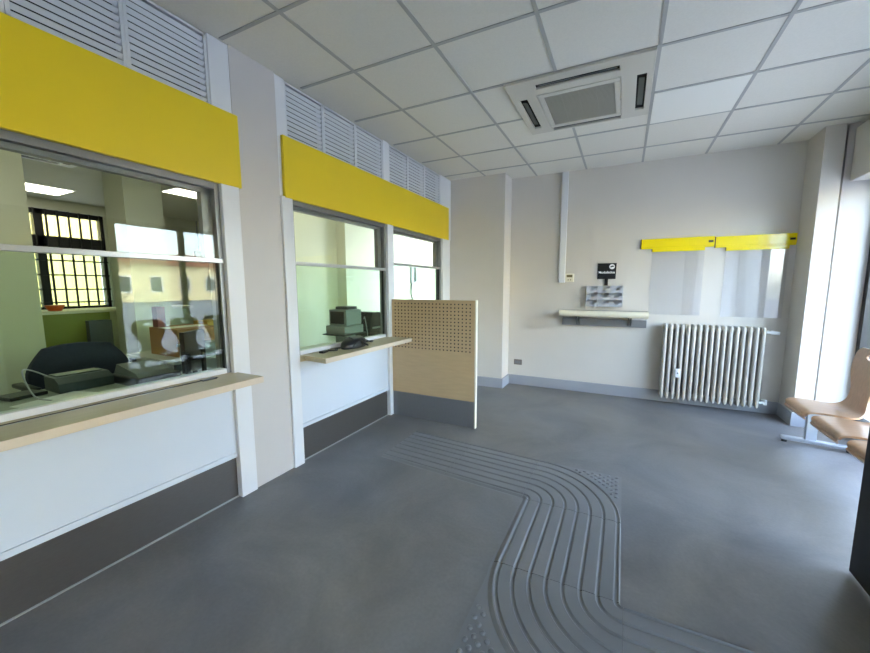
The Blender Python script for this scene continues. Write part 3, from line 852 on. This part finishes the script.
# office chair with dark padded back
oc2 = thing('office_chair', 'dark navy padded office chair behind the near teller desk', 'chair', (-1.45, -1.42, 0))
t = MB(); t.box(-1.75, -1.2, -1.70, -1.16, .44, .53, .04, 3); t.build('seat', M['navy'], oc2, smooth=True)
t = MB()
bm = t.bm; rows = []
for i in range(13):
    v = i/12; z = .60+.33*v
    hw = (.30*(1-.55*max(0, v-.45)**1.5*1.6)); row = []
    for j in range(13):
        u = j/12*2-1
        row.append((-1.55-.05*v+.09*u*u*.5, -1.43+hw*u, z+.02*math.cos(u*1.4)-.02))
    rows.append(row)
F = [[bm.verts.new((x+.05*(1-(abs(j/12*2-1))**4)*math.sin(PI*max(.04, min(.96, i/12))), y, z)) for j, (x, y, z) in enumerate(r)] for i, r in enumerate(rows)]
B = [[bm.verts.new((x-.05, y, z)) for (x, y, z) in r] for r in rows]
for i in range(12):
    for j in range(12):
        bm.faces.new((F[i][j], F[i][j+1], F[i+1][j+1], F[i+1][j])); bm.faces.new((B[i][j], B[i+1][j], B[i+1][j+1], B[i][j+1]))
for i in range(12):
    bm.faces.new((F[i][0], F[i+1][0], B[i+1][0], B[i][0])); bm.faces.new((F[i][12], B[i][12], B[i+1][12], F[i+1][12]))
    bm.faces.new((F[0][i], B[0][i], B[0][i+1], F[0][i+1])); bm.faces.new((F[12][i], F[12][i+1], B[12][i+1], B[12][i]))
t.build('backrest', M['navy'], oc2, smooth=True)
t = MB(); t.tube([(-1.5, -1.43, .47), (-1.68, -1.43, .48), (-1.72, -1.43, .6), (-1.64, -1.43, .8)], .02); t.build('back_support', M['black'], oc2, smooth=True)
for s_ in (-1, 1):
    t = MB(); t.tube([(-1.5, -1.43+.27*s_, .48), (-1.5, -1.43+.33*s_, .5), (-1.5, -1.43+.33*s_, .66)], .016); t.box(-1.62, -1.3, -1.43+.33*s_-.03, -1.43+.33*s_+.03, .66, .69, .01); t.build('armrest', M['black'], oc2, smooth=True)
t = MB(); t.cyl((-1.45, -1.43, .1), (-1.45, -1.43, .45), .03)
for k in range(5):
    a = 2*PI*k/5; t.tube([(-1.45, -1.43, .1), (-1.45+.28*math.cos(a), -1.43+.28*math.sin(a), .07)], .018); t.cyl((-1.45+.28*math.cos(a), -1.43+.28*math.sin(a)-.012, .028), (-1.45+.28*math.cos(a), -1.43+.28*math.sin(a)+.012, .028), .028)
t.build('base', M['black'], oc2)

# receipt printer, tray, keyboard etc on the near desk
pr1 = thing('receipt_printer', 'low grey receipt printer on the near teller desk, in front of the navy chair', 'printer', (-.84, -1.70, DZ))
t = MB(); t.prism([(-.94, DZ), (-.74, DZ), (-.74, DZ+.055), (-.80, DZ+.085), (-.94, DZ+.085)], 1, -1.82, -1.56); t.build('printer_body', mat('printer_grey', (70, 78, 77), .45), pr1)
t = MB(); t.box(-.935, -.83, -1.80, -1.58, DZ+.0855, DZ+.092, .002); t.build('lid', M['machine_dark'], pr1)
t = MB(); t.tube([(-.94, -1.74, DZ+.03), (-1.0, -1.85, DZ+.12), (-.85, -1.93, DZ+.14), (-.72, -1.93, DZ+.02), (-.60, -1.90, DZ+.004)], .004); t.build('cable', M['grey_plastic'], pr1)
ky = MB(); ky.box(-.93, -.79, -2.02, -1.86, DZ, DZ+.02, .004, rot=Matrix.Rotation(.2, 3, 'Z'))
tag(ky.build('card_reader', M['black'], base=(-.86, -1.94, DZ)), 'flat black reader on the near desk, left of the grey printer', 'card reader')
dt = thing('document_printer', 'black document printer with a sloping grey paper cover on the near desk', 'printer', (-.62, -1.48, DZ))
t = MB(); t.box(-.80, -.46, -1.56, -1.30, DZ, DZ+.06, .012); t.build('printer_body', M['black'], dt)
t = MB(); t.prism([(-.78, DZ+.061), (-.48, DZ+.061), (-.52, DZ+.085), (-.74, DZ+.125)], 1, -1.54, -1.33); t.build('paper_cover', mat('cover_grey', (120, 124, 120), .5), dt)
t = MB(); t.box(-.47, -.44, -1.50, -1.36, DZ+.0, DZ+.03, .004); t.build('paper_exit', M['machine_dark'], dt)
pd = MB(); pd.box(-.42, -.16, -1.85, -1.18, DZ, DZ+.004); tag(pd.build('desk_mat', M['black'], base=(-.28, -1.6, DZ)), 'black flat desk mat right behind the near glass', 'mat')
pp = MB(); pp.box(-.70, -.50, -2.02, -1.72, DZ+.0005, DZ+.003, rot=Matrix.Rotation(.3, 3, 'Z')); tag(pp.build('paper_sheet', M['paper'], base=(-.6, -1.87, DZ)), 'loose paper sheet on the near desk in front of the grey printer', 'paper')
# monitor edge-on and arm
mo = thing('computer_monitor', 'black computer monitor on the near desk seen almost edge-on beside the cartons', 'monitor', (-.40, -1.24, DZ))
R = Matrix.Rotation(math.radians(28), 3, 'Z')
t = MB(); t.box(-.415, -.385, -1.36, -1.14, DZ+.06, DZ+.33, .004, rot=R, pivot=(-.40, -1.25, 0)); t.build('screen', M['black'], mo)
t = MB(); t.cyl((-.40, -1.25, DZ+.01), (-.40, -1.25, DZ+.1), .015); t.cyl((-.40, -1.25, DZ), (-.40, -1.25, DZ+.012), .05); t.build('stand', M['black'], mo)
ts = thing('payment_terminal', 'black payment terminal on a post behind the near glass, right of the monitor', 'payment terminal', (-.26, -1.27, DZ))
t = MB(); t.cyl((-.26, -1.27, DZ), (-.26, -1.27, DZ+.22), .014); t.cyl((-.26, -1.27, DZ), (-.26, -1.27, DZ+.01), .05); t.build('post', M['black'], ts)
t = MB(); t.box(-.31, -.25, -1.36, -1.275, DZ+.155, DZ+.18, .006); t.box(-.30, -.27, -1.37, -1.34, DZ+.06, DZ+.20, .006); t.build('handset', M['black'], ts)
# cartons on the side desk
c1 = thing('cardboard_box', 'large brown carton on the white side desk, topped by a maroon box', 'box', (-1.5, -.66, DZ))
t = MB(); t.box(-1.75, -1.30, -.86, -.50, DZ, DZ+.25, .003); t.build('carton', M['carton'], c1)
t = MB(); t.box(-1.60, -1.44, -.861, -.499, DZ+.2495, DZ+.2515); t.build('tape', M['cream'], c1)
t = MB(); t.box(-1.86, -1.62, -.40, -.12, DZ, DZ+.27, .003); tag(t.build('cardboard_box', M['carton_y'], base=(-1.74, -.26, DZ)), 'ochre carton behind and right of the brown carton', 'box')
t = MB(); t.box(-1.72, -1.64, -.84, -.77, DZ+.252, DZ+.44, .002); tag(t.build('slim_box', M['red'], base=(-1.68, -.8, DZ+.252)), 'slim maroon box standing upright on the brown carton', 'box')
t = MB(); t.box(-1.26, -1.16, -.88, -.50, DZ, DZ+.12, .004); t.box(-1.28, -1.155, -.89, -.49, DZ+.1, DZ+.125, .004)
tag(t.build('storage_box', M['machine'], base=(-1.2, -.7, DZ)), 'low grey lidded box on the white side desk near the window frame', 'box')
# conduit and switch box on the far wall
cd = thing('junction_box', 'grey junction box with conduit high on the office rear wall, right of the column', 'junction box', (FX, 2.35, 1.9))
t = MB(); t.box(FX, FX+.07, 2.28, 2.46, 1.95, 2.15, .006); t.build('case', M['machine_dark'], cd)
t = MB(); t.cyl((FX+.02, 2.37, 2.15), (FX+.02, 2.37, H), .015); t.build('conduit', M['machine'], cd)

# behind the short counter: parcel scale / franking machine on a stand
fm = thing('franking_machine', 'grey metal counter machine with dark front window behind the short counter glass', 'franking machine', (-.33, .17, DZ))
t = MB(); t.box(-.41, -.27, .14, .28, DZ, DZ+.145); t.build('pedestal', M['machine'], fm)
t = MB(); t.box(-.48, -.20, .03, .36, DZ+.145, DZ+.157, .002); t.build('tray', M['machine_dark'], fm)
t = MB(); t.box(-.46, -.22, .06, .35, DZ+.158, DZ+.238, .006); t.build('drawer_unit', M['machine'], fm)
t = MB(); t.box(-.44, -.22, .09, .32, DZ+.242, DZ+.395, .006); hd_ = t.build('head_unit', M['machine'], fm)
t = MB(); t.box(-.42, -.25, .0865, .0905, DZ+.258, DZ+.378, .001); t.build('display', M['black'], hd_)
t = MB(); t.box(-.40, -.25, .14, .29, DZ+.396, DZ+.425, .004); t.build('paper_guide', M['machine_dark'], fm)
ph_ = thing('label_printer', 'black rounded label printer behind the glass, right of the grey counter machine', 'printer', (-.34, .56, DZ))
t = MB(); t.prism([(.46, DZ), (.68, DZ), (.68, DZ+.30), (.64, DZ+.345), (.52, DZ+.345), (.46, DZ+.26)], 0, -.44, -.22); t.build('printer_body', M['black'], ph_)
t = MB(); t.box(-.222, -.212, .50, .64, DZ+.17, DZ+.19, .002); t.build('label_exit', M['machine'], ph_)
t = MB(); t.tube([(-.30, .46, DZ+.28), (-.24, .40, DZ+.30), (-.2, .38, DZ+.18), (-.21, .42, DZ+.02)], .005); t.build('cable', M['machine'], ph_, smooth=True)
# intercom on the block wall behind the farthest window
ic = thing('wall_telephone', 'white wall telephone with hanging cord behind the farthest teller window', 'telephone', (-1.2, 2.98, 1.4))
t = MB(); t.box(-1.2, -1.155, 2.93, 3.07, 1.42, 1.72, .01); t.build('telephone_case', M['grey_plastic'], ic)
t = MB(); t.box(-1.154, -1.115, 3.01, 3.06, 1.45, 1.70, .012); t.build('handset', M['machine'], ic)
t = MB(); t.tube([(-1.18, 2.97, 1.42), (-1.17, 2.92, 1.25), (-1.17, 2.98, 1.1), (-1.18, 2.98, .9)], .012); t.build('cord', M['machine_dark'], ic)

# card terminal and cord on the short counter
CZ = .8435
ct = thing('card_terminal', 'black card terminal with tangled cord lying on the short wood counter', 'card terminal', (.115, -.22, CZ))
t = MB()
bm = t.bm; prev = None
for z, k in [(CZ, 1.0), (.868, 1.05), (.90, .97), (.922, .7), (.93, .3)]:
    ring_ = [bm.verts.new((.115+.07*k*math.cos(2*PI*i/24), -.22+.14*k*math.sin(2*PI*i/24), z+(.014*k*math.cos(2*PI*i/24-2) if z > .85 else 0))) for i in range(24)]
    if prev:
        for i in range(24): bm.faces.new((prev[i], prev[(i+1) % 24], ring_[(i+1) % 24], ring_[i]))
    else: bm.faces.new(ring_[::-1])
    prev = ring_
bm.faces.new(prev)
t.build('terminal_body', M['black'], ct, smooth=True)
t = MB(); t.box(.10, .16, -.27, -.17, .915, .932, .003, rot=Matrix.Rotation(.25, 3, 'Y')); t.build('keypad', M['machine_dark'], ct)
t = MB(); t.tube([(.17, -.30, .86), (.195, -.24, .91), (.18, -.16, .875), (.19, -.12, .852), (.14, -.07, .851)], .007); t.build('cord', M['black'], ct, smooth=True)
t = MB(); t.tube([(.09, -.34, .855), (.06, -.39, .8505), (.12, -.43, .8505), (.08, -.48, .8505), (.045, -.45, .8505)], .006); t.build('cord', M['black'], ct, smooth=True)
t = MB(); t.tube([(.09, -.10, .855), (.06, -.04, .89), (.10, .05, .852), (.05, .14, .8505), (.042, .05, .8505)], .005); t.build('cord', M['black'], ct, smooth=True)
t = MB(); t.box(.06, .10, -.58, -.50, CZ, .860, .004, rot=Matrix.Rotation(.2, 3, 'Z')); t.build('plug', M['black'], ct)

# ------------------------------------------------------------------ outside
struct('floor_street', MB().box(4.6, 60, -50, 50, -.25, -.13), M['asphalt'])
struct('floor_yard', box(-40, -7, -50, 50, -.25, -.13), M['asphalt'])
def building(name, label, x0, x1, y0, y1, z1, m, face, rise=2.2):
    r = thing(name, label, 'building', ((x0+x1)/2, (y0+y1)/2, -.13))
    t = MB(); t.box(x0, x1, y0, y1, -.13, z1); t.build('wall', m, r)
    t = MB(); t.prism([(y0-.4, z1), (y1+.4, z1), ((y0+y1)/2, z1+rise)], 0, x0-.4, x1+.4); t.build('roof', M['roof'], r)
    n = int((y1-y0)/2.6)
    xf = x0 if face < 0 else x1
    for i in range(n):
        for k in range(int(z1//3)):
            yc = y0+(i+.5)*(y1-y0)/n; zc = 1.6+3*k
            t = MB(); t.box(xf-.06, xf+.06, yc-.55, yc+.55, zc-.8, zc+.8); w = t.build('window', M['white_gloss'], r)
            t = MB(); t.box(xf-.08 if face < 0 else xf+.04, xf-.04 if face < 0 else xf+.08, yc-.46, yc+.46, zc-.7, zc+.7); t.build('pane', M['shutter'], w)
building('street_house', 'cream house across the street mirrored in the near window glass', 40, 50, 6, 36, 3.6, M['facade'], -1, 1.1)
building('street_house', 'pale town house across the street, right of the cream one in the reflection', 30, 38, -28, -6, 7.5, M['facade2'], -1)
building('street_house', 'ochre house seen through the barred office window', -24, -14, -14, 14, 9, M['facade3'], 1)

# ------------------------------------------------------------------ light
w = bpy.data.worlds.new('World'); sc.world = w; w.use_nodes = True
nt = w.node_tree; bg = nt.nodes['Background']
sky = nt.nodes.new('ShaderNodeTexSky'); sky.sky_type = 'NISHITA'; sky.sun_disc = False
sky.sun_elevation = math.radians(42); sky.sun_rotation = math.radians(-40)
sky.air_density = 1.0; sky.dust_density = 2.0; sky.ozone_density = 1.0
hs = nt.nodes.new('ShaderNodeHueSaturation'); hs.inputs['Saturation'].default_value = .78
nt.links.new(sky.outputs['Color'], hs.inputs['Color']); nt.links.new(hs.outputs['Color'], bg.inputs['Color']); bg.inputs['Strength'].default_value = 1.4
sun = bpy.data.lights.new('sun', 'SUN'); sun.energy = 4.; sun.angle = .01; sun.color = (1, .95, .86)
so_ = bpy.data.objects.new('sun', sun); C.objects.link(so_)
so_.rotation_euler = Vector((.35, -.6, -.6)).to_track_quat('-Z', 'Y').to_euler()

# ------------------------------------------------------------------ camera
cam = bpy.data.cameras.new('camera'); co = bpy.data.objects.new('camera', cam); C.objects.link(co)
yaw, pitch, roll = -.4594, .1204, -.0009
f = Vector((math.sin(yaw)*math.cos(pitch), math.cos(yaw)*math.cos(pitch), -math.sin(pitch)))
r = f.cross(Vector((0, 0, 1))).normalized(); u = r.cross(f)
c, s = math.cos(roll), math.sin(roll)
r2 = c*r+s*u; u2 = -s*r+c*u
R = Matrix((r2, u2, -f)).transposed()
co.matrix_world = Matrix.Translation((2.1827, -2.7179, 1.3635)) @ R.to_4x4()
cam.sensor_fit = 'HORIZONTAL'; cam.sensor_width = 36; cam.lens = 36*369.4/870
cam.shift_x = -4.87/870; cam.shift_y = 4.6/870; cam.clip_start = .02
sc.camera = co
sc.view_settings.view_transform = 'Standard'; sc.view_settings.look = 'None'; sc.view_settings.gamma = 1
sc.view_settings.exposure = 1.98
sc.cycles.max_bounces = 12; sc.cycles.diffuse_bounces = 6; sc.cycles.transparent_max_bounces = 16
sc.cycles.sample_clamp_indirect = 8

for o in bpy.data.objects:
    if '_base' in o: del o['_base']
